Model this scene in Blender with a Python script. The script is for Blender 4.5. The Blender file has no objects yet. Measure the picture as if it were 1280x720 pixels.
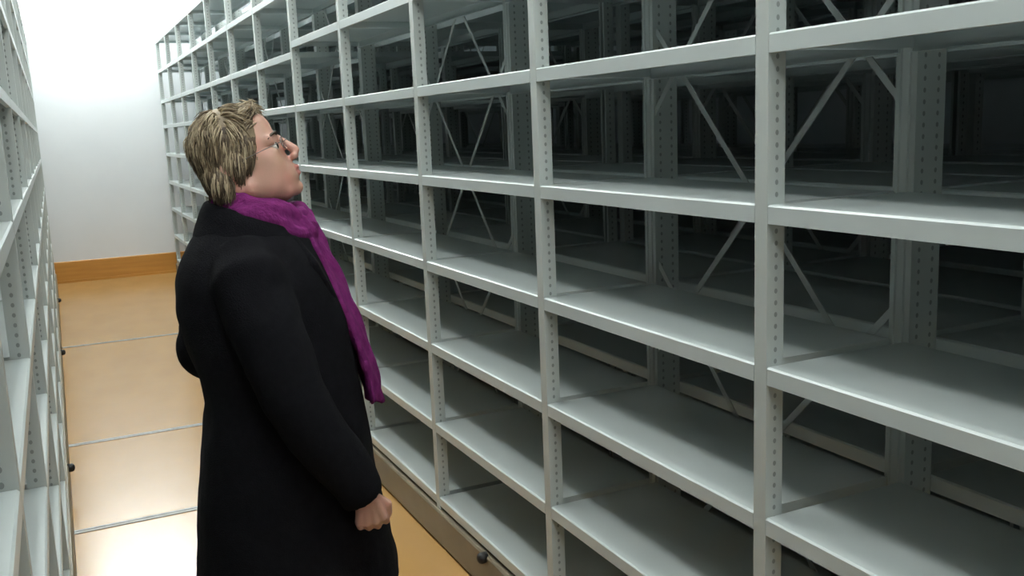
import bpy, bmesh, math, random
from mathutils import Vector, Matrix, noise
random.seed(7)
SC = bpy.context.scene
COL = SC.collection
PI = math.pi

# ------------------------------------------------------------------ materials
def new_mat(name):
    m = bpy.data.materials.new(name); m.use_nodes = True
    nt = m.node_tree; nt.nodes.clear()
    out = nt.nodes.new('ShaderNodeOutputMaterial')
    b = nt.nodes.new('ShaderNodeBsdfPrincipled')
    nt.links.new(b.outputs[0], out.inputs[0])
    return m, nt, b
def noise_mat(name, c1, c2, scale=8, rough=.5, bump=0., metallic=0., stretch=(1, 1, 1), bscale=None, spec=.5, detail=4, r2=None):
    m, nt, b = new_mat(name)
    tc = nt.nodes.new('ShaderNodeTexCoord'); mp = nt.nodes.new('ShaderNodeMapping')
    mp.inputs['Scale'].default_value = stretch
    nt.links.new(tc.outputs['Object'], mp.inputs[0])
    n = nt.nodes.new('ShaderNodeTexNoise'); n.inputs['Scale'].default_value = scale; n.inputs['Detail'].default_value = detail
    nt.links.new(mp.outputs[0], n.inputs['Vector'])
    r = nt.nodes.new('ShaderNodeValToRGB')
    r.color_ramp.elements[0].position = .3; r.color_ramp.elements[1].position = .7
    r.color_ramp.elements[0].color = (*c1, 1); r.color_ramp.elements[1].color = (*c2, 1)
    nt.links.new(n.outputs['Fac'], r.inputs[0]); nt.links.new(r.outputs[0], b.inputs['Base Color'])
    b.inputs['Roughness'].default_value = rough; b.inputs['Metallic'].default_value = metallic
    b.inputs['Specular IOR Level'].default_value = spec
    if r2 is not None:
        mr = nt.nodes.new('ShaderNodeMapRange'); mr.inputs[3].default_value = rough; mr.inputs[4].default_value = r2
        nt.links.new(n.outputs['Fac'], mr.inputs[0]); nt.links.new(mr.outputs[0], b.inputs['Roughness'])
    if bump:
        bn = nt.nodes.new('ShaderNodeTexNoise'); bn.inputs['Scale'].default_value = bscale or scale * 4; bn.inputs['Detail'].default_value = 3
        nt.links.new(mp.outputs[0], bn.inputs['Vector'])
        bp = nt.nodes.new('ShaderNodeBump'); bp.inputs['Strength'].default_value = bump; bp.inputs['Distance'].default_value = .01
        nt.links.new(bn.outputs['Fac'], bp.inputs['Height']); nt.links.new(bp.outputs[0], b.inputs['Normal'])
    return m
PAINT = ((.485, .525, .510), (.51, .545, .53))
STEEL = noise_mat('painted_steel', *PAINT, scale=3, rough=.38, bump=.02, bscale=60)
SHELF = noise_mat('shelf_steel', (.525, .575, .575), (.55, .60, .60), scale=3, rough=.30, bump=.02, bscale=40)
BRACE = noise_mat('brace_steel', (.48, .51, .50), (.53, .56, .55), scale=6, rough=.4)
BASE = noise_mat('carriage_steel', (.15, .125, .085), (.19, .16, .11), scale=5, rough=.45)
RUBBER = noise_mat('black_rubber', (.008, .008, .008), (.015, .015, .015), rough=.6)
RAIL = noise_mat('rail_steel', (.27, .27, .26), (.36, .36, .35), scale=20, rough=.45, metallic=.2)
WALL = noise_mat('wall_paint', (.73, .76, .79), (.76, .79, .82), scale=2, rough=.75, bump=.03, bscale=120)
CEIL = noise_mat('ceiling_paint', (.80, .80, .80), (.84, .84, .84), scale=2, rough=.85)
WOOD = noise_mat('baseboard_wood', (.42, .19, .035), (.50, .24, .05), scale=6, rough=.4, stretch=(.3, 1, 4))
COAT = noise_mat('black_wool', (.0035, .0035, .005), (.006, .006, .008), scale=60, rough=.92, bump=.25, bscale=300, spec=.12)
SCARF = noise_mat('purple_knit', (.10, .009, .080), (.18, .022, .135), scale=26, rough=.85, bump=.5, bscale=90, spec=.15, stretch=(1, 2.5, 1))
TROUSER = noise_mat('dark_trouser', (.010, .010, .014), (.014, .014, .02), scale=40, rough=.85, bump=.1)
BOOT = noise_mat('black_leather', (.01, .01, .01), (.016, .015, .014), scale=30, rough=.4)
WIRE = noise_mat('glasses_wire', (.16, .14, .13), (.20, .18, .17), rough=.35, metallic=.7)
LIPS = noise_mat('lips', (.50, .19, .17), (.56, .22, .19), scale=60, rough=.45)
EYE = noise_mat('eye_white', (.62, .58, .55), (.68, .64, .60), rough=.25)
IRIS = noise_mat('iris', (.03, .03, .03), (.06, .06, .055), rough=.2)
HAIRS = [noise_mat('hair_dark', (.05, .033, .020), (.09, .062, .036), scale=40, rough=.6),
         noise_mat('hair_mid', (.16, .12, .07), (.24, .18, .11), scale=40, rough=.55),
         noise_mat('hair_blond', (.32, .25, .16), (.42, .34, .22), scale=40, rough=.5)]

def skin_mat():
    m, nt, b = new_mat('skin')
    tc = nt.nodes.new('ShaderNodeTexCoord')
    n = nt.nodes.new('ShaderNodeTexNoise'); n.inputs['Scale'].default_value = 16; n.inputs['Detail'].default_value = 3
    nt.links.new(tc.outputs['Object'], n.inputs['Vector'])
    r = nt.nodes.new('ShaderNodeValToRGB')
    r.color_ramp.elements[0].position = .35; r.color_ramp.elements[1].position = .68
    r.color_ramp.elements[0].color = (.52, .31, .235, 1); r.color_ramp.elements[1].color = (.60, .31, .25, 1)
    nt.links.new(n.outputs['Fac'], r.inputs[0]); nt.links.new(r.outputs[0], b.inputs['Base Color'])
    b.inputs['Roughness'].default_value = .5; b.inputs['Subsurface Weight'].default_value = .12
    b.inputs['Subsurface Radius'].default_value = (.01, .004, .002)
    n2 = nt.nodes.new('ShaderNodeTexNoise'); n2.inputs['Scale'].default_value = 260
    nt.links.new(tc.outputs['Object'], n2.inputs['Vector'])
    bp = nt.nodes.new('ShaderNodeBump'); bp.inputs['Strength'].default_value = .06; bp.inputs['Distance'].default_value = .004
    nt.links.new(n2.outputs['Fac'], bp.inputs['Height']); nt.links.new(bp.outputs[0], b.inputs['Normal'])
    return m
SKIN = skin_mat()

def perforated():
    """post flange: a column of punched slots every 25 mm (object coords of the post)"""
    m, nt, b = new_mat('perforated_steel')
    N = nt.nodes.new; L = nt.links.new
    tc = N('ShaderNodeTexCoord'); sp = N('ShaderNodeSeparateXYZ'); L(tc.outputs['Object'], sp.inputs[0])
    def math_(op, a, bb):
        n = N('ShaderNodeMath'); n.operation = op
        for i, v in enumerate((a, bb)):
            if isinstance(v, (int, float)): n.inputs[i].default_value = v
            else: L(v, n.inputs[i])
        return n.outputs[0]
    z = math_('FRACT', math_('DIVIDE', sp.outputs['Z'], .025), 0)
    dz = math_('DIVIDE', math_('SUBTRACT', z, .5), .22)
    dx = math_('DIVIDE', math_('SUBTRACT', math_('MODULO', sp.outputs['X'], .042), .024), .0042)
    d = math_('ADD', math_('MULTIPLY', dz, dz), math_('MULTIPLY', dx, dx))
    hole = math_('LESS_THAN', d, 1.0)
    mix = N('ShaderNodeMix'); mix.data_type = 'RGBA'
    L(hole, mix.inputs[0]); mix.inputs[6].default_value = (.495, .535, .52, 1); mix.inputs[7].default_value = (.25, .27, .262, 1)
    L(mix.outputs[2], b.inputs['Base Color']); b.inputs['Roughness'].default_value = .4
    return m
PERF = perforated()

def floor_mat():
    m, nt, b = new_mat('floor_linoleum')
    N = nt.nodes.new; L = nt.links.new
    tc = N('ShaderNodeTexCoord')
    n = N('ShaderNodeTexNoise'); n.inputs['Scale'].default_value = 3.5; n.inputs['Detail'].default_value = 6
    mp = N('ShaderNodeMapping'); mp.inputs['Scale'].default_value = (1, .5, 1); L(tc.outputs['Object'], mp.inputs[0])
    L(mp.outputs[0], n.inputs['Vector'])
    r = N('ShaderNodeValToRGB'); r.color_ramp.elements[0].position = .3; r.color_ramp.elements[1].position = .7
    r.color_ramp.elements[0].color = (.375, .213, .074, 1); r.color_ramp.elements[1].color = (.42, .24, .087, 1)
    L(n.outputs['Fac'], r.inputs[0]); L(r.outputs[0], b.inputs['Base Color'])
    b.inputs['Roughness'].default_value = .22
    b.inputs['Specular IOR Level'].default_value = .36
    n2 = N('ShaderNodeTexNoise'); n2.inputs['Scale'].default_value = 9; n2.inputs['Detail'].default_value = 4; L(tc.outputs['Object'], n2.inputs['Vector'])
    bp = N('ShaderNodeBump'); bp.inputs['Strength'].default_value = .12; bp.inputs['Distance'].default_value = .006
    L(n2.outputs['Fac'], bp.inputs['Height']); L(bp.outputs[0], b.inputs['Normal'])
    return m
FLOOR = floor_mat()
def emit(name, c, s):
    m = bpy.data.materials.new(name); m.use_nodes = True; nt = m.node_tree; nt.nodes.clear()
    o = nt.nodes.new('ShaderNodeOutputMaterial'); e = nt.nodes.new('ShaderNodeEmission')
    e.inputs[0].default_value = (*c, 1); e.inputs[1].default_value = s; nt.links.new(e.outputs[0], o.inputs[0])
    return m
def glass_mat():
    m, nt, b = new_mat('lens_glass')
    b.inputs['Transmission Weight'].default_value = 1; b.inputs['Roughness'].default_value = 0; b.inputs['IOR'].default_value = 1.05
    b.inputs['Base Color'].default_value = (.96, .97, .97, 1)
    return m
LENS = glass_mat()

# ------------------------------------------------------------------ mesh helpers
def link(name, me, parent=None, mats=(), loc=None, rz=0):
    o = bpy.data.objects.new(name, me); COL.objects.link(o)
    if parent is not None: o.parent = parent
    if loc is not None: o.location = loc
    if rz: o.rotation_euler = (0, 0, rz)
    if me is not None and mats and not me.materials:
        for m in mats: me.materials.append(m)
    return o
def mesh(bm, name, mats=(), smooth=False):
    bmesh.ops.recalc_face_normals(bm, faces=bm.faces)
    me = bpy.data.meshes.new(name); bm.to_mesh(me); bm.free()
    for m in mats: me.materials.append(m)
    if smooth:
        for p in me.polygons: p.use_smooth = True
    return me
def box(bm, a, b, mi=0):
    vs = [bm.verts.new((x, y, z)) for z in (a[2], b[2]) for y in (a[1], b[1]) for x in (a[0], b[0])]
    for q in ((0, 2, 3, 1), (4, 5, 7, 6), (0, 1, 5, 4), (2, 6, 7, 3), (0, 4, 6, 2), (1, 3, 7, 5)):
        f = bm.faces.new([vs[i] for i in q]); f.material_index = mi
def prism(bm, prof, axis, t0, t1, mi=0, mfun=None):
    """extrude closed 2-D profile along axis ('y': prof is (x,z); 'z': prof is (x,y))"""
    def P(p, t): return (p[0], t, p[1]) if axis == 'y' else (p[0], p[1], t)
    a = [bm.verts.new(P(p, t0)) for p in prof]; c = [bm.verts.new(P(p, t1)) for p in prof]
    n = len(prof)
    for i in range(n):
        f = bm.faces.new((a[i], a[(i + 1) % n], c[(i + 1) % n], c[i])); f.material_index = mfun(prof[i], prof[(i + 1) % n]) if mfun else mi
    bm.faces.new(a).material_index = mi; bm.faces.new(c[::-1]).material_index = mi
def tube(bm, pts, rad, n=10, mi=0, cap=True):
    pts = [Vector(p) for p in pts]
    rad = rad if isinstance(rad, (list, tuple)) else [rad] * len(pts)
    rings = []; ref = None
    for i, p in enumerate(pts):
        t = (pts[min(i + 1, len(pts) - 1)] - pts[max(i - 1, 0)]).normalized()
        if ref is None:
            ref = t.orthogonal().normalized()
        else:
            ref = (ref - t * ref.dot(t)).normalized()
        bi = t.cross(ref)
        rings.append([bm.verts.new(p + (ref * math.cos(2 * PI * k / n) + bi * math.sin(2 * PI * k / n)) * rad[i]) for k in range(n)])
    for a, b in zip(rings, rings[1:]):
        for k in range(n):
            bm.faces.new((a[k], a[(k + 1) % n], b[(k + 1) % n], b[k])).material_index = mi
    if cap:
        bm.faces.new(rings[0][::-1]).material_index = mi; bm.faces.new(rings[-1]).material_index = mi
def ball(bm, c, r, rot=None, n=20):
    ret = bmesh.ops.create_uvsphere(bm, u_segments=n, v_segments=max(8, n // 2 + 2), radius=1)
    M = Matrix.Translation(c) @ (rot or Matrix()) @ Matrix.Diagonal((*(r if isinstance(r, (tuple, list)) else (r, r, r)), 1))
    bmesh.ops.transform(bm, matrix=M, verts=ret['verts'])
def capsule(bm, a, b, ra, rb=None, n=12):
    a, b = Vector(a), Vector(b); rb = ra if rb is None else rb
    d = b - a; L = d.length; t = d.normalized()
    pts = []; rad = []
    for k in range(5):
        an = PI / 2 * (k / 4 - 1) ; pts.append(a + t * (ra * math.sin(an))); rad.append(max(ra * math.cos(an), 1e-4))
    for k in range(5):
        an = PI / 2 * k / 4; pts.append(b + t * (rb * math.sin(an))); rad.append(max(rb * math.cos(an), 1e-4))
    tube(bm, pts, rad, n)
def loft(bm, rings, close=True):
    vr = [[bm.verts.new(p) for p in r] for r in rings]
    n = len(vr[0])
    for a, b in zip(vr, vr[1:]):
        for k in range(n): bm.faces.new((a[k], a[(k + 1) % n], b[(k + 1) % n], b[k]))
    if close:
        bm.faces.new(vr[0][::-1]); bm.faces.new(vr[-1])
def remeshed(bm, name, voxel, smooth_it=4, fac=.5, mats=()):
    bmesh.ops.recalc_face_normals(bm, faces=bm.faces)
    me = bpy.data.meshes.new(name + '_src'); bm.to_mesh(me); bm.free()
    o = bpy.data.objects.new('tmp_src', me); COL.objects.link(o)
    r = o.modifiers.new('r', 'REMESH'); r.mode = 'VOXEL'; r.voxel_size = voxel; r.use_smooth_shade = True
    if smooth_it:
        s = o.modifiers.new('s', 'SMOOTH'); s.factor = fac; s.iterations = smooth_it
    dg = bpy.context.evaluated_depsgraph_get(); dg.update()
    out = bpy.data.meshes.new_from_object(o.evaluated_get(dg))
    bpy.data.objects.remove(o); bpy.data.meshes.remove(me)
    out.name = name; out.materials.clear()
    for m in mats: out.materials.append(m)
    for p in out.polygons: p.use_smooth = True
    return out
def empty(name, loc=(0, 0, 0), rz=0):
    o = bpy.data.objects.new(name, None); COL.objects.link(o); o.location = loc; o.rotation_euler = (0, 0, rz); o.empty_display_size = .1
    return o
def tag(o, label, cat, group=None):
    o['label'] = label; o['category'] = cat
    if group: o['group'] = group
    return o
def structure(name, bm, m, label=None):
    o = link(name, mesh(bm, name, (m,))); o['kind'] = 'structure'
    if label: o['label'] = label
    return o

# ------------------------------------------------------------------ room
XL, XR, YB, YF, ZC = -2.10, 4.20, -3.6, 12.90, 3.95
def slab(name, a, b, m): 
    bm = bmesh.new(); box(bm, a, b); return structure(name, bm, m)
slab('floor', (XL - .1, YB - .1, -.1), (XR + .1, YF + .1, 0), FLOOR)
slab('ceiling', (XL - .1, YB - .1, ZC), (XR + .1, YF + .1, ZC + .1), CEIL)
slab('wall_far', (XL - .1, YF, 0), (XR + .1, YF + .1, ZC), WALL)
slab('wall_back', (XL - .1, YB - .1, 0), (XR + .1, YB, ZC), WALL)
slab('wall_left', (XL - .1, YB, 0), (XL, YF, ZC), WALL)
slab('wall_right', (XR, YB, 0), (XR + .1, YF, ZC), WALL)
bm = bmesh.new()
prism(bm, [(0, 0), (0, .265), (.012, .265), (.018, .258), (.018, .03), (.03, .03), (.03, 0)], 'y', XL, XR)
bmesh.ops.transform(bm, matrix=Matrix.Translation((0, YF, 0)) @ Matrix.Rotation(-PI / 2, 4, 'Z'), verts=bm.verts)
o = structure('baseboard_far', bm, WOOD)
# steel rails set flush across the floor
for i, y in enumerate((1.65, 3.06, 4.47, 5.83, 8.76)):
    bm = bmesh.new()
    w = .021
    box(bm, (XL + .02, y - w, 0), (XR - .02, y - .006, .003)); box(bm, (XL + .02, y + .006, 0), (XR - .02, y + w, .003)); box(bm, (XL + .02, y - .006, 0), (XR - .02, y + .006, .0012))
    structure('trim_%d' % (i + 1), bm, RAIL)

# ------------------------------------------------------------------ lamps
TUBE_ON = emit('lamp_tube', (.955, 1, .965), 1.0)
LAMP_HOUSE = noise_mat('lamp_housing', (.8, .8, .8), (.84, .84, .84), rough=.4)
def lamp(x, y, along, length, strength, label):
    e = empty('ceiling_light', (x, y, ZC), 0 if along == 'y' else PI / 2)
    tag(e, label, 'ceiling light', 'fluorescent ceiling lights')
    bm = bmesh.new(); prism(bm, [(-.11, 0), (-.11, -.03), (-.05, -.075), (.05, -.075), (.11, -.03), (.11, 0)], 'y', -length / 2, length / 2)
    link('housing', mesh(bm, 'housing', (LAMP_HOUSE,)), e)
    mt = emit('lamp_tube', (.955, 1, .965), strength)
    for sx in (-1, 1):
        bm = bmesh.new(); tube(bm, [(sx * .085, -length / 2 + .03, -.085), (sx * .085, length / 2 - .03, -.085)], .02, 10)
        link('tube', mesh(bm, 'tube', (mt,), True), e)
        for t in (-1, 1):
            bm = bmesh.new(); box(bm, (sx * .085 - .014, t * (length / 2 - .03) - .02, -.11), (sx * .085 + .014, t * (length / 2 - .03) + .02, -.03))
            link('tube_socket', mesh(bm, 'tube_socket', (LAMP_HOUSE,)), e)
LP = 62
lamp(.60, 12.25, 'x', 1.5, 175, 'white twin-tube ceiling light set crosswise over the aisle beside the far wall')
for x, side in ((.0, 'left-hand'), (1.15, 'right-hand')):
    for y, w in ((9.4, 'nearest the far wall'), (6.6, 'second from the far wall'), (3.8, 'third from the far wall'), (1.0, 'fourth from the far wall')):
        lamp(x, y, 'y', 1.5, LP, 'white twin-tube ceiling light along the %s side of the aisle, %s' % (side, w))
lamp(.3, -2.0, 'x', 1.5, LP, 'white twin-tube ceiling light set crosswise in front of the aisle by the back wall')

# ------------------------------------------------------------------ shelving
W = 1.0; D = .40; HT = 2.90
LV = [.213, .532, .868, 1.203, 1.543, 1.883, 2.24, 2.545, 2.895]
PW, PD = .019, .045
def post_mesh():
    bm = bmesh.new(); t = .0025
    prof = [(0, -PW), (0, PW), (PD, PW), (PD, PW - .010), (PD - t, PW - .010), (PD - t, PW - t), (t, PW - t), (t, -PW + t), (PD - t, -PW + t), (PD - t, -PW + .010), (PD, -PW + .010), (PD, -PW)]
    def mf(a, b): return 1 if abs(a[1] - b[1]) < 1e-6 and abs(abs(a[1]) - PW) < 1e-6 else 0
    prism(bm, prof, 'z', 0, HT - .15, mfun=mf)
    return mesh(bm, 'upright_post', (STEEL, PERF))
def shelf_mesh():
    bm = bmesh.new(); t = .002; h = .039; c = .004
    prof = [(0, -h), (0, -c), (c, 0), (D - c, 0), (D, -c), (D, -h), (D - .014, -h), (D - .014, -h + t), (D - t, -h + t), (D - t, -t - .001), (t, -t - .001), (t, -h + t), (.014, -h + t), (.014, -h)]
    y = W / 2 - PW - .0015
    prism(bm, prof, 'y', -y, y)
    for s in (-1, 1):
        y0, y1 = sorted((s * y, s * (y - .002)))
        box(bm, (.004, y0, -.030), (D - .004, y1, -.003))
    return mesh(bm, 'shelf', (SHELF,))
def mid_post_mesh():
    # double post in the middle plane: fluted face to the aisle, punched sides
    bm = bmesh.new(); d = .088; w = .029
    prof = [(0, -w), (0, -.017), (.004, -.015), (.004, -.010), (0, -.008), (0, .008), (.004, .010), (.004, .015), (0, .017), (0, w), (d, w), (d, .017), (d - .004, .015), (d - .004, .010), (d, .008), (d, -.008), (d - .004, -.010), (d - .004, -.015), (d, -.017), (d, -w)]
    prism(bm, prof, 'z', 0, HT - .15, mfun=lambda a, b: 1 if abs(abs(a[1]) - w) < 1e-6 and abs(a[1] - b[1]) < 1e-6 else 0)
    return mesh(bm, 'middle_post', (STEEL, PERF))
POST, SHELFM, MIDPOST = post_mesh(), shelf_mesh(), mid_post_mesh()
def brace_mesh():
    """flat X brace: two crossing bars between neighbouring posts, ~1.06 m tall"""
    bm = bmesh.new()
    for s in (-1, 1):
        a = Vector((s * .0035, -.5, -s * .53)); b = Vector((s * .0035, .5, s * .53)); d = (b - a).normalized(); nrm = Vector((1, 0, 0)).cross(d)
        w, t = .0085, .0015
        vs = []
        for p in (a, b):
            for q in ((-w, -t), (w, -t), (w, t), (-w, t)): vs.append(bm.verts.new(p + nrm * q[0] + Vector((q[1], 0, 0))))
        for k in range(4): bm.faces.new((vs[k], vs[(k + 1) % 4], vs[4 + (k + 1) % 4], vs[4 + k]))
        bm.faces.new(vs[3::-1]); bm.faces.new(vs[4:])
    bm2 = bm
    tube(bm2, [(-.006, 0, 0), (.006, 0, 0)], .009, 8)
    return mesh(bm2, 'cross_brace', (BRACE,))
BRACEM = brace_mesh()
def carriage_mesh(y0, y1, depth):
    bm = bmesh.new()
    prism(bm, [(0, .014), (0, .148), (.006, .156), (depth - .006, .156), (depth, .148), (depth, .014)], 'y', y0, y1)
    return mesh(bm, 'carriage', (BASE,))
def bumper_mesh():
    bm = bmesh.new()
    tube(bm, [(0.012, 0, 0), (-.012, 0, 0), (-.020, 0, 0), (-.026, 0, 0)], [.021, .021, .018, .008], 14)
    return mesh(bm, 'rubber_bumper', (RUBBER,), True)
BUMP = bumper_mesh()
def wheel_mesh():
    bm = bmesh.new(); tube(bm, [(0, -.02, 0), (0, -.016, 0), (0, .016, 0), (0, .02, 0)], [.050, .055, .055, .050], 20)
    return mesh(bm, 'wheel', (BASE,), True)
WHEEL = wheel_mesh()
GAP = .092
def unit(x0, sgn, yf, k0, k1, label, base_out=.012, brace_par=0, bumpers=(), near=None):
    """double-sided run. front plane at x0, body grows to sgn*x. frame lines at yf+k for k0..k1"""
    e = empty('mobile_shelving_unit', (x0 + sgn * .4, yf, 0))
    tag(e, label, 'shelving', 'mobile shelving units')
    rz0 = 0 if sgn > 0 else PI
    def X(x): return sgn * (x - .4)
    depth = 2 * D + GAP
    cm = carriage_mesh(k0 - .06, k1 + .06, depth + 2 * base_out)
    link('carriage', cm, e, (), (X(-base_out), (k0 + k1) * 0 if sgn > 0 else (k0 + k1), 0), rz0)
    for yb in bumpers:
        link('rubber_bumper', BUMP, e, (), (X(-base_out - .003), yb - yf, .145 if sgn > 0 else .135), rz0)
    for y in (-2.05 + .4, 1.65, 4.47, 5.83, 8.76, 11.6):
        if k0 < y - yf < k1:
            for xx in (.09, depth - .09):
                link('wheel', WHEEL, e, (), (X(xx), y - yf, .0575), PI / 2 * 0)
    for k in range(k0, k1 + 1):
        for x, back in ((0, 0), (2 * D + GAP, 1)):
            link('upright_post', POST, e, (), (X(x), k, .15), rz0 + (PI if back else 0))
        link('middle_post', MIDPOST, e, (), (X(D + .002), k, .15), rz0)
    near = k0 if near is None else near
    order = sorted(((abs(k + .5 - near), k, j) for k in range(k0, k1) for j in range(len(LV))), key=lambda q: q[0])
    lone = set((k, j) for _, k, j in order[:100])
    rest = bmesh.new()
    for k in range(k0, k1):
        for j, z in enumerate(LV):
            dz = -.058 if (j == 6 and k >= 4 and sgn > 0) else 0
            if (k, j) in lone:
                link('shelf', SHELFM, e, (), (X(0), k + .5, z + dz), rz0)
            else:
                m_ = SHELFM.copy(); m_.transform(Matrix.Translation((X(0), k + .5, z + dz)) @ Matrix.Rotation(rz0, 4, 'Z')); rest.from_mesh(m_); bpy.data.meshes.remove(m_)
            m_ = SHELFM.copy(); m_.transform(Matrix.Translation((X(D + GAP), k + .5, z + dz)) @ Matrix.Rotation(rz0, 4, 'Z')); rest.from_mesh(m_); bpy.data.meshes.remove(m_)
    me = bpy.data.meshes.new('rear_shelves'); rest.to_mesh(me); rest.free(); me.materials.append(SHELF)
    o = link('rear_shelves', me, e); o['kind'] = 'stuff'
    for k in range(k0, k1):
        if (k - brace_par) % 2 == 0:
            for zc in (.765, 1.49, 2.245):
                link('cross_brace', BRACEM, e, (), (X(D + .012), k + .5, zc), rz0)
    return e
YR = 1.524
unit(1.30, 1, YR, -2, 11, 'long pale grey empty shelving run on the right that the person looks up at', bumpers=(3.03, 6.0, 9.0), brace_par=0)
unit(2.23, 1, YR, -2, 11, 'pale grey shelving run dimly seen through the bays of the right-hand aisle run', brace_par=1)
unit(3.16, 1, YR, -2, 11, 'pale grey shelving run against the right wall, deepest behind the right-hand aisle run', brace_par=0)
unit(-.098, -1, 1.60, -3, 11, 'pale grey shelving run seen edge-on at the left margin, behind the person', bumpers=(5.0, 7.9, 10.6))
unit(-1.06, -1, 1.60, -3, 11, 'pale grey shelving run standing between the left margin run and the left wall')

# ------------------------------------------------------------------ person
PB = Vector((.48, 2.30, 0)); PA = -.2057
person = empty('person', PB, PA)
tag(person, 'person with short blond hair, glasses, black coat and purple scarf, looking up at the shelves', 'person')
HC = Vector((-.068, 0, 1.662)); HS = 1.12; TILT = math.radians(23)
HM = Matrix.Translation(HC) @ Matrix.Rotation(-TILT, 4, 'Y') @ Matrix.Scale(HS, 4)
# Rotation about Y by -t lifts +x (face) upwards
bh = bmesh.new()
def RY(a): return Matrix.Rotation(a, 4, 'Y')
ball(bh, (-.006, 0, .028), (.086, .070, .073))
ball(bh, (.024, 0, -.026), (.062, .061, .088))
ball(bh, (.040, 0, -.062), (.046, .046, .050))
ball(bh, (.068, 0, -.094), (.020, .022, .017))
for s in (-1, 1):
    capsule(bh, (-.016, s * .046, -.050), (.050, s * .022, -.090), .026, .021)
    ball(bh, (.044, s * .033, -.026), (.034, .029, .042))
    ball(bh, (.020, s * .040, -.052), (.046, .024, .046))
    capsule(bh, (.076, s * .008, .024), (.064, s * .044, .020), .012, .012)
    capsule(bh, (.077, s * .020, .0135), (.070, s * .042, .0115), .0062, .0062)
    capsule(bh, (.074, s * .020, -.0065), (.068, s * .042, -.0065), .0062, .0062)
    ball(bh, (.099, s * .010, -.033), (.010, .007, .0075))
    ball(bh, (-.040, s * .070, -.012), (.020, .008, .033), Matrix.Rotation(.25, 4, 'Y'))
    ball(bh, (-.034, s * .069, -.044), (.010, .007, .012))
ball(bh, (.060, 0, .046), (.024, .047, .038))
capsule(bh, (.081, 0, .018), (.1065, 0, -.022), .009, .0100)
ball(bh, (.096, 0, -.034), (.013, .009, .007))
ball(bh, (.062, 0, -.058), (.030, .043, .038))
ball(bh, (.0905, 0, -.0555), (.0085, .021, .0062))
ball(bh, (.0880, 0, -.0685), (.0085, .018, .0066))
bmesh.ops.transform(bh, matrix=HM, verts=bh.verts)
# neck, torso, arms, legs under the clothes
capsule(bh, HM @ Vector((-.024, 0, -.05)), (-.066, 0, 1.44), .053, .064, 16)
loft(bh, [[(cx + a * math.cos(t), b * math.sin(t), z) for t in [2 * PI * i / 20 for i in range(20)]] for z, cx, a, b in
          ((1.47, -.07, .06, .10), (1.42, -.07, .10, .165), (1.30, -.06, .115, .165), (1.15, -.05, .10, .14), (1.02, -.05, .11, .16), (.92, -.05, .12, .175), (.84, -.05, .10, .16))])
def Wp(s): return None
SHR, ELR, WRR = Vector((-.07, -.175, 1.42)), Vector((.005, -.262, 1.145)), Vector((.143, -.262, .905))
SHL, ELL, WRL = Vector((-.07, .175, 1.42)), Vector((-.235, .262, 1.165)), Vector((.05, .262, 1.03))
for S_, E_, W_ in ((SHR, ELR, WRR), (SHL, ELL, WRL)):
    capsule(bh, S_, E_, .048, .038); capsule(bh, E_, W_, .038, .0255)
for s in (-1, 1):
    capsule(bh, (-.04, s * .085, .88), (-.02, s * .085, .50), .085, .055); capsule(bh, (-.02, s * .085, .50), (-.05, s * .09, .09), .056, .036)
def hand(bm, w, down, fwd, inn):
    """loose fist: palm, four bent fingers, thumb leaving the palm's front side"""
    down, fwd, inn = down.normalized(), fwd.normalized(), inn.normalized()
    mcps = []
    for i, (o, lp, l1, l2) in enumerate(((.030, .062, .036, .022), (.010, .066, .040, .024), (-.010, .063, .038, .023), (-.028, .056, .031, .019))):
        mcp = w + down * lp + fwd * o - inn * .004
        capsule(bm, w + fwd * o * .5 + down * .004, mcp, .0135, .0115)
        pip = mcp + down * l1 * .62 + inn * l1 * .72 + fwd * o * .06
        dip = pip + inn * l2 * .75 - down * l2 * .62
        tip = dip - down * l2 * .85 - inn * l2 * .35
        capsule(bm, mcp, pip, .0102, .0092); capsule(bm, pip, dip, .0092, .0082); capsule(bm, dip, tip, .0082, .0072)
        mcps.append(mcp)
    a = w + down * .014 + fwd * .016 + inn * .008
    b = w + down * .042 + fwd * .042 + inn * .016
    c = w + down * .068 + fwd * .040 + inn * .026
    d = w + down * .084 + fwd * .026 + inn * .034
    capsule(bm, a, b, .014, .0115); capsule(bm, b, c, .0110, .0098); capsule(bm, c, d, .0096, .0078)
hand(bh, WRR + Vector((.004, 0, -.008)), Vector((.10, .02, -1)), Vector((1, -.12, .28)), Vector((.12, 1, 0)))
hand(bh, WRL + Vector((.01, 0, -.005)), Vector((.8, -.1, -.6)), Vector((.6, 0, .8)), Vector((0, -1, 0)))
body = remeshed(bh, 'body', .0032, 8, .5, (SKIN, LIPS))
inv = HM.inverted()
# soften cheeks, temples and jaw, leaving nose, mouth, eyes and ears crisp
bm = bmesh.new(); bm.from_mesh(body)
sel = []
for v in bm.verts:
    q = inv @ v.co
    if -.13 < q.z < .06 and abs(q.y) > .012 and q.x > -.01 and not (q.x > .080 and abs(q.y) < .026 and -.08 < q.z < .01) and not (-.012 < q.z < .030 and q.x > .058 and abs(q.y) < .05):
        sel.append(v)
for _ in range(40): bmesh.ops.smooth_vert(bm, verts=sel, factor=.5, use_axis_x=True, use_axis_y=True, use_axis_z=True)
bm.to_mesh(body); bm.free()
for p in body.polygons: p.use_smooth = True
for p in body.polygons:
    q = inv @ p.center
    if q.x > .0885 and abs(q.y) < .021 and -.0755 < q.z < -.0505: p.material_index = 1
link('body', body, person)
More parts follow.
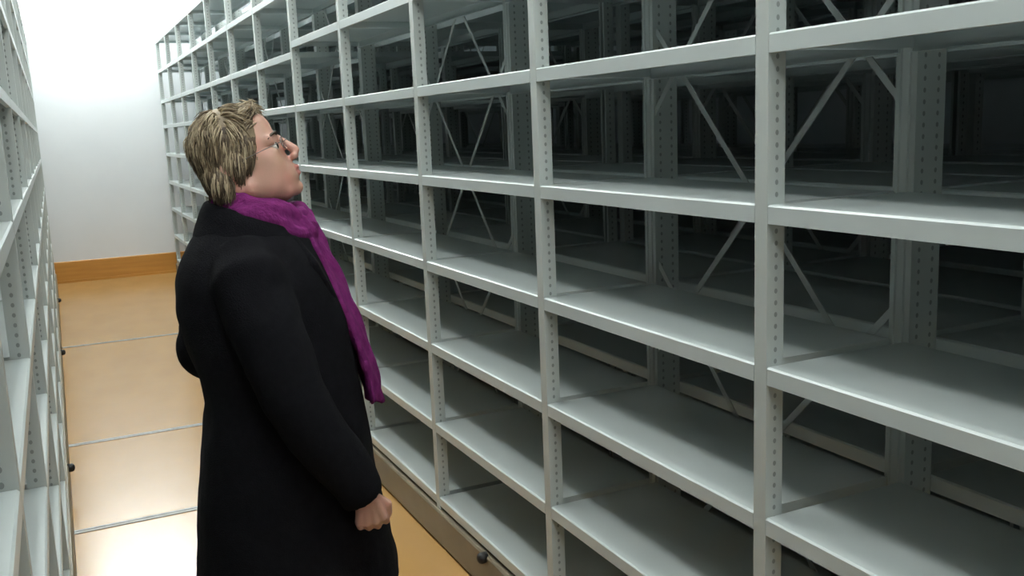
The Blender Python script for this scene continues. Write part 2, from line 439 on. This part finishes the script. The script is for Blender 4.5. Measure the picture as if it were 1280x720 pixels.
# eyes and glasses
for s in (-1, 1):
    bm = bmesh.new()
    ret = bmesh.ops.create_uvsphere(bm, u_segments=20, v_segments=14, radius=.0112)
    bmesh.ops.transform(bm, matrix=Matrix.Rotation(PI / 2, 4, 'Y'), verts=bm.verts)
    for f in bm.faces:
        if f.calc_center_median().x > .0078: f.material_index = 1
    bmesh.ops.transform(bm, matrix=HM @ Matrix.Translation((.0690, s * .031, .0030)), verts=bm.verts)
    link('eye', mesh(bm, 'eye', (EYE, IRIS), True), person)
gl = bmesh.new()
ln = bmesh.new()
for s in (-1, 1):
    ring = []
    for k in range(25):
        a = 2 * PI * k / 24
        ring.append((.093 - .006 * (abs(math.cos(a)) * (1 if s * math.cos(a) * s > 0 else 0)), s * (.032 + .022 * math.cos(a)), .001 + .0145 * math.sin(a)))
    tube(gl, ring, .0008, 6)
    fc = [ln.verts.new((p[0], p[1], p[2])) for p in ring[:-1]]
    fb = [ln.verts.new((p[0] - .0015, p[1], p[2])) for p in ring[:-1]]
    ln.faces.new(fc); ln.faces.new(fb[::-1])
    for k in range(24): ln.faces.new((fc[k], fb[k], fb[(k + 1) % 24], fc[(k + 1) % 24]))
    tube(gl, [(.088, s * .054, .005), (.080, s * .068, .006), (.02, s * .0755, .006), (-.015, s * .077, .004), (-.028, s * .076, -.012)], .0010, 6)
tube(gl, [(.094, -.011, .004), (.100, -.004, .007), (.100, .004, .007), (.094, .011, .004)], .0011, 6)
bmesh.ops.transform(gl, matrix=HM, verts=gl.verts); bmesh.ops.transform(ln, matrix=HM, verts=ln.verts)
g = link('glasses', mesh(gl, 'glasses', (WIRE,), True), person); g['label'] = 'thin wire-rimmed glasses'
link('lens', mesh(ln, 'lens', (LENS,)), g)

# hair: cap + locks
hb = bmesh.new()
ball(hb, (-.011, 0, .036), (.083, .076, .085))
ball(hb, (-.040, 0, .000), (.056, .073, .072))
ball(hb, (-.060, 0, -.050), (.040, .060, .056))
ball(hb, (-.078, 0, -.088), (.030, .052, .036))
ball(hb, (.022, 0, .080), (.048, .056, .030))
ball(hb, (-.008, 0, .070), (.066, .062, .053))
for s in (-1, 1):
    ball(hb, (-.014, s * .066, .010), (.026, .016, .038))
    ball(hb, (-.052, s * .064, -.022), (.026, .018, .034))
bmesh.ops.transform(hb, matrix=HM, verts=hb.verts)
cap = remeshed(hb, 'hair', .006, 5, .5, HAIRS)
hb = bmesh.new(); hb.from_mesh(cap); bpy.data.meshes.remove(cap)
for f in hb.faces:
    f.material_index = 1 if noise.noise(Vector(f.calc_center_median()) * 40) > -.1 else 0; f.smooth = True
seeds = [(f.calc_center_median().copy(), f.normal.copy()) for f in hb.faces]
HR = HM.to_3x3().normalized()
random.shuffle(seeds)
nl = 0
for c, nrm in seeds:
    q = inv @ c; ln_ = (HR.inverted() @ nrm)
    if nl > 4200: break
    if q.x > .040 and q.z < .070: continue
    if ln_.x > .55 and q.z < .055: continue
    nl += 1
    # the hair falls from the crown back and down; the top is tousled, the fringe pushed up and forward
    top = max(0., min(1., (q.z - .062) / .04))
    clump = noise.noise(c * 45)
    dirv = Vector((-.45 - 2.0 * max(q.x, -.02) + .3 * clump, .15 * (1 if q.y > 0 else -1), -1.0))
    if top > 0:
        fw = .9 if q.x > .0 else -.6
        dirv = dirv * (1 - top) + Vector((fw + .5 * clump, .9 * (1 if q.y > 0 else -1) * abs(q.y) / .06 + .5 * noise.noise(c * 38 + Vector((5, 0, 0))), -.2)) * top
    if q.x > .03 and q.z > .05: dirv = Vector((.6, .4 * clump, .35))
    if q.z < -.06: dirv = Vector((-.10 + .25 * clump, 0, -1))
    dirv = dirv + Vector((random.gauss(0, .10), random.gauss(0, .10), random.gauss(0, .08)))
    d = (HR @ dirv); d = (d - nrm * d.dot(nrm))
    if d.length < .05: continue
    d.normalize()
    L = random.uniform(.028, .052); lift = random.uniform(.03, .12) + .22 * top * max(0, clump + .25)
    if q.z < -.05: L *= .8
    pts = [c - nrm * .003]
    for t in (.33, .66, 1.0):
        pts.append(c + d * L * t + nrm * (L * lift * math.sin(t * PI * .8) - .004 * t * t) + Vector((0, 0, -.005 * t * t * (1 - top))))
    r = random.uniform(.0011, .0021)
    u = random.random() + .95 * noise.noise(c * 48)
    bl = .17 + .40 * top + (.15 if q.z > .02 else -.16)
    mi = 2 if u < bl * .75 else (1 if u < bl + .38 else 0)
    tube(hb, pts, [r, r * 1.1, r * .8, r * .2], 4, mi, cap=False)
hair = bpy.data.meshes.new('hair'); hb.to_mesh(hair); hb.free()
for m in HAIRS: hair.materials.append(m)
for p in hair.polygons: p.use_smooth = True
o = link('hair', hair, person); o['label'] = 'short tousled blond hair'
eb = bmesh.new()
for s in (-1, 1):
    tube(eb, [(.0865, s * .012, .0235), (.0865, s * .026, .0285), (.0765, s * .043, .0275), (.066, s * .052, .0215)], [.0022, .0032, .0028, .001], 6)
bmesh.ops.transform(eb, matrix=HM, verts=eb.verts)
link('eyebrows', mesh(eb, 'eyebrows', (HAIRS[0],), True), person)

# coat
def sup(cx, a, b, z, n=36, e=2.5, dy=0, tilt=0):
    r = []
    for i in range(n):
        t = 2 * PI * i / n; c, s = math.cos(t), math.sin(t)
        x = a * math.copysign(abs(c) ** (2 / e), c); y = b * math.copysign(abs(s) ** (2 / e), s)
        r.append(Vector((cx + x, y + dy, z + tilt * x)))
    return r
cb = bmesh.new()
prof = [(.580, -.272, .228, .265), (.60, -.272, .236, .265), (.65, -.268, .229, .262), (.72, -.260, .218, .256), (.80, -.253, .206, .25), (.90, -.240, .190, .24), (1.00, -.226, .178, .23),
        (1.09, -.207, .170, .22), (1.16, -.216, .166, .216), (1.25, -.243, .152, .216), (1.32, -.251, .137, .216), (1.39, -.246, .118, .212), (1.44, -.232, .100, .196), (1.475, -.215, .084, .165), (1.505, -.195, .068, .125), (1.53, -.175, .050, .098)]
loft(cb, [sup((xb + xf) / 2, (xf - xb) / 2, w, z, e=2.3 if z < 1.4 else 2.1) for z, xb, xf, w in prof])
def arm(pts, rad):
    tube(cb, pts, rad, 20)
ball(cb, (-.214, .262, 1.165), (.083, .075, .088))
arm([(-.085, -.12, 1.435), (-.075, -.185, 1.405), (-.045, -.232, 1.30), (.000, -.262, 1.15), (.045, -.268, 1.06), (.105, -.266, .965), (.142, -.264, .897)],
    [.075, .088, .082, .074, .070, .060, .0535])
arm([(-.085, .12, 1.435), (-.095, .185, 1.405), (-.165, .238, 1.30), (-.205, .255, 1.215), (-.190, .266, 1.165), (-.09, .270, 1.12), (.03, .255, 1.05), (.08, .24, 1.0)],
    [.075, .088, .078, .080, .080, .074, .064, .05])
coat = remeshed(cb, 'coat', .0085, 6, .5, (COAT,))
for v in coat.vertices:
    p = v.co
    v.co = p + v.normal * (.0055 * noise.noise(p * 9) + .003 * noise.noise(p * Vector((22, 22, 9)).length * .5))
o = link('coat', coat, person); o['label'] = 'long black wool coat'
# turned-down collar and the two lapels
clb = bmesh.new()
rings = []
NC = 40
for i in range(NC + 1):
    t = math.radians(-150 + 300 * i / NC)              # 0 = nape, runs round to the two fronts
    cx, cy = -.052 - .104 * math.cos(t), .104 * math.sin(t)
    z = 1.520 + .030 * math.cos(t)
    out = Vector((-math.cos(t), math.sin(t), 0)).normalized()
    p = Vector((cx, cy, z))
    s = 1 + .004 * math.sin(9 * t)
    rings.append([p + out * x * s + Vector((0, 0, zz)) for x, zz in ((-.010, -.045), (-.008, .010), (.000, .026), (.012, .024), (.024, .002), (.040, -.038), (.046, -.058), (.038, -.060), (.026, -.040), (.010, -.020))])
loft(clb, rings)
for s in (-1, 1):
    a = [Vector((.030, s * .082, 1.485)), Vector((.072, s * .078, 1.425)), Vector((.108, s * .064, 1.345)), Vector((.140, s * .030, 1.245))]
    wd = [.030, .062, .052, .010]
    rr = []
    for p, w in zip(a, wd):
        rr.append([p + Vector(v) for v in ((.014, -s * .004, 0), (.006, s * w, .004), (-.018, s * w, -.006), (-.012, -s * .01, -.004))])
    loft(clb, rr)
collar = remeshed(clb, 'collar', .005, 4, .5, (COAT,))
link('collar', collar, person)
# scarf: folded loop round the neck and a hanging tail
sb = bmesh.new()
NS = 72
def loop(rx, ry, cz, dzf, r1, r2, ph, cxo=0):
    rings = []
    for i in range(NS):
        t = 2 * PI * i / NS
        c = Vector((-.034 + cxo + rx * math.cos(t), ry * math.sin(t), cz - dzf * math.cos(t) + .004 * math.sin(5 * t + ph)))
        out = Vector((math.cos(t), math.sin(t), 0))
        k = 1 + .14 * math.sin(4 * t + ph)
        rings.append([c + out * (r1 * k * math.cos(a)) + Vector((0, 0, 1)) * (r2 * k * math.sin(a)) for a in [2 * PI * j / 12 for j in range(12)]])
    vr = [[sb.verts.new(p) for p in r] for r in rings]
    for i in range(NS):
        a, b = vr[i], vr[(i + 1) % NS]
        for j in range(12): sb.faces.new((a[j], a[(j + 1) % 12], b[(j + 1) % 12], b[j]))
loop(.086, .088, 1.556, .030, .022, .026, 0.3)
loop(.097, .096, 1.533, .036, .024, .026, 2.1)
loop(.103, .100, 1.512, .030, .022, .022, 4.0, .004)
tail = [(.055, .010, 1.535, .070, .026), (.074, .000, 1.470, .080, .030), (.105, -.008, 1.390, .082, .030), (.140, -.010, 1.300, .080, .028), (.168, -.012, 1.210, .082, .026), (.190, -.012, 1.130, .086, .024), (.199, -.012, 1.062, .092, .022)]
rings = []
for i, (x, y, z, w, th) in enumerate(tail):
    r = []
    for j in range(28):
        a = 2 * PI * j / 28
        yy = w * math.cos(a)
        wav = .007 * math.cos(yy * 75 + i * .5)
        r.append(Vector((x + th * math.sin(a) * .8 + wav, y + yy, z + .010 * math.sin(yy * 40 + i))))
    rings.append(r)
loft(sb, rings)
scarf = remeshed(sb, 'scarf', .0042, 2, .4, (SCARF,))
for v in scarf.vertices:
    p = v.co
    v.co = p + v.normal * (.0030 * noise.noise(Vector((p.x * 18, p.y * 40, p.z * 26))) + .0022 * math.sin(p.y * 150 + 40 * p.z))
o = link('scarf', scarf, person); o['label'] = 'purple knitted scarf'
# trousers and boots (below the frame)
tb = bmesh.new()
for s in (-1, 1):
    tube(tb, [(-.04, s * .09, .90), (-.035, s * .092, .70), (-.02, s * .092, .50), (-.03, s * .094, .30), (-.05, s * .096, .10)], [.115, .105, .082, .078, .074], 20)
link('trousers', mesh(tb, 'trousers', (TROUSER,), True), person)
for s in (-1, 1):
    bm = bmesh.new()
    capsule(bm, (-.055, s * .095, .22), (-.06, s * .095, .05), .056, .048, 16)
    ball(bm, (.01, s * .098, .045), (.115, .046, .045)); ball(bm, (.085, s * .10, .035), (.055, .045, .034))
    box(bm, (-.105, s * .097 - .04, .0), (-.03, s * .097 + .04, .03)); box(bm, (-.03, s * .099 - .042, 0), (.13, s * .099 + .042, .014))
    link('boot', remeshed(bm, 'boot', .006, 3, .5, (BOOT,)), person)

# ------------------------------------------------------------------ camera and view
yaw, pitch, roll, fpx = .44509943, -.17145297, -.04018393, 1181.3627
cy, sy = math.cos(yaw), math.sin(yaw)
F = Vector((sy * math.cos(pitch), cy * math.cos(pitch), math.sin(pitch))); R = Vector((cy, -sy, 0)); U = R.cross(F)
R2 = R * math.cos(roll) + U * math.sin(roll); U2 = U * math.cos(roll) - R * math.sin(roll)
cam = bpy.data.cameras.new('camera'); co = bpy.data.objects.new('camera', cam); COL.objects.link(co)
co.matrix_world = Matrix(((R2.x, U2.x, -F.x, 0), (R2.y, U2.y, -F.y, 0), (R2.z, U2.z, -F.z, 1.725), (0, 0, 0, 1)))
cam.sensor_width = 36; cam.lens = fpx / 1280 * 36; cam.clip_start = .02
SC.camera = co
w = bpy.data.worlds.new('world'); SC.world = w; w.use_nodes = True
w.node_tree.nodes['Background'].inputs[0].default_value = (.5, .5, .5, 1); w.node_tree.nodes['Background'].inputs[1].default_value = .05
vs = SC.view_settings
vs.view_transform = 'Standard'; vs.look = 'None'; vs.gamma = 1; vs.use_curve_mapping = False
vs.exposure = 0.0
SC.cycles.use_denoising = True
SC.cycles.max_bounces = 16; SC.cycles.diffuse_bounces = 12
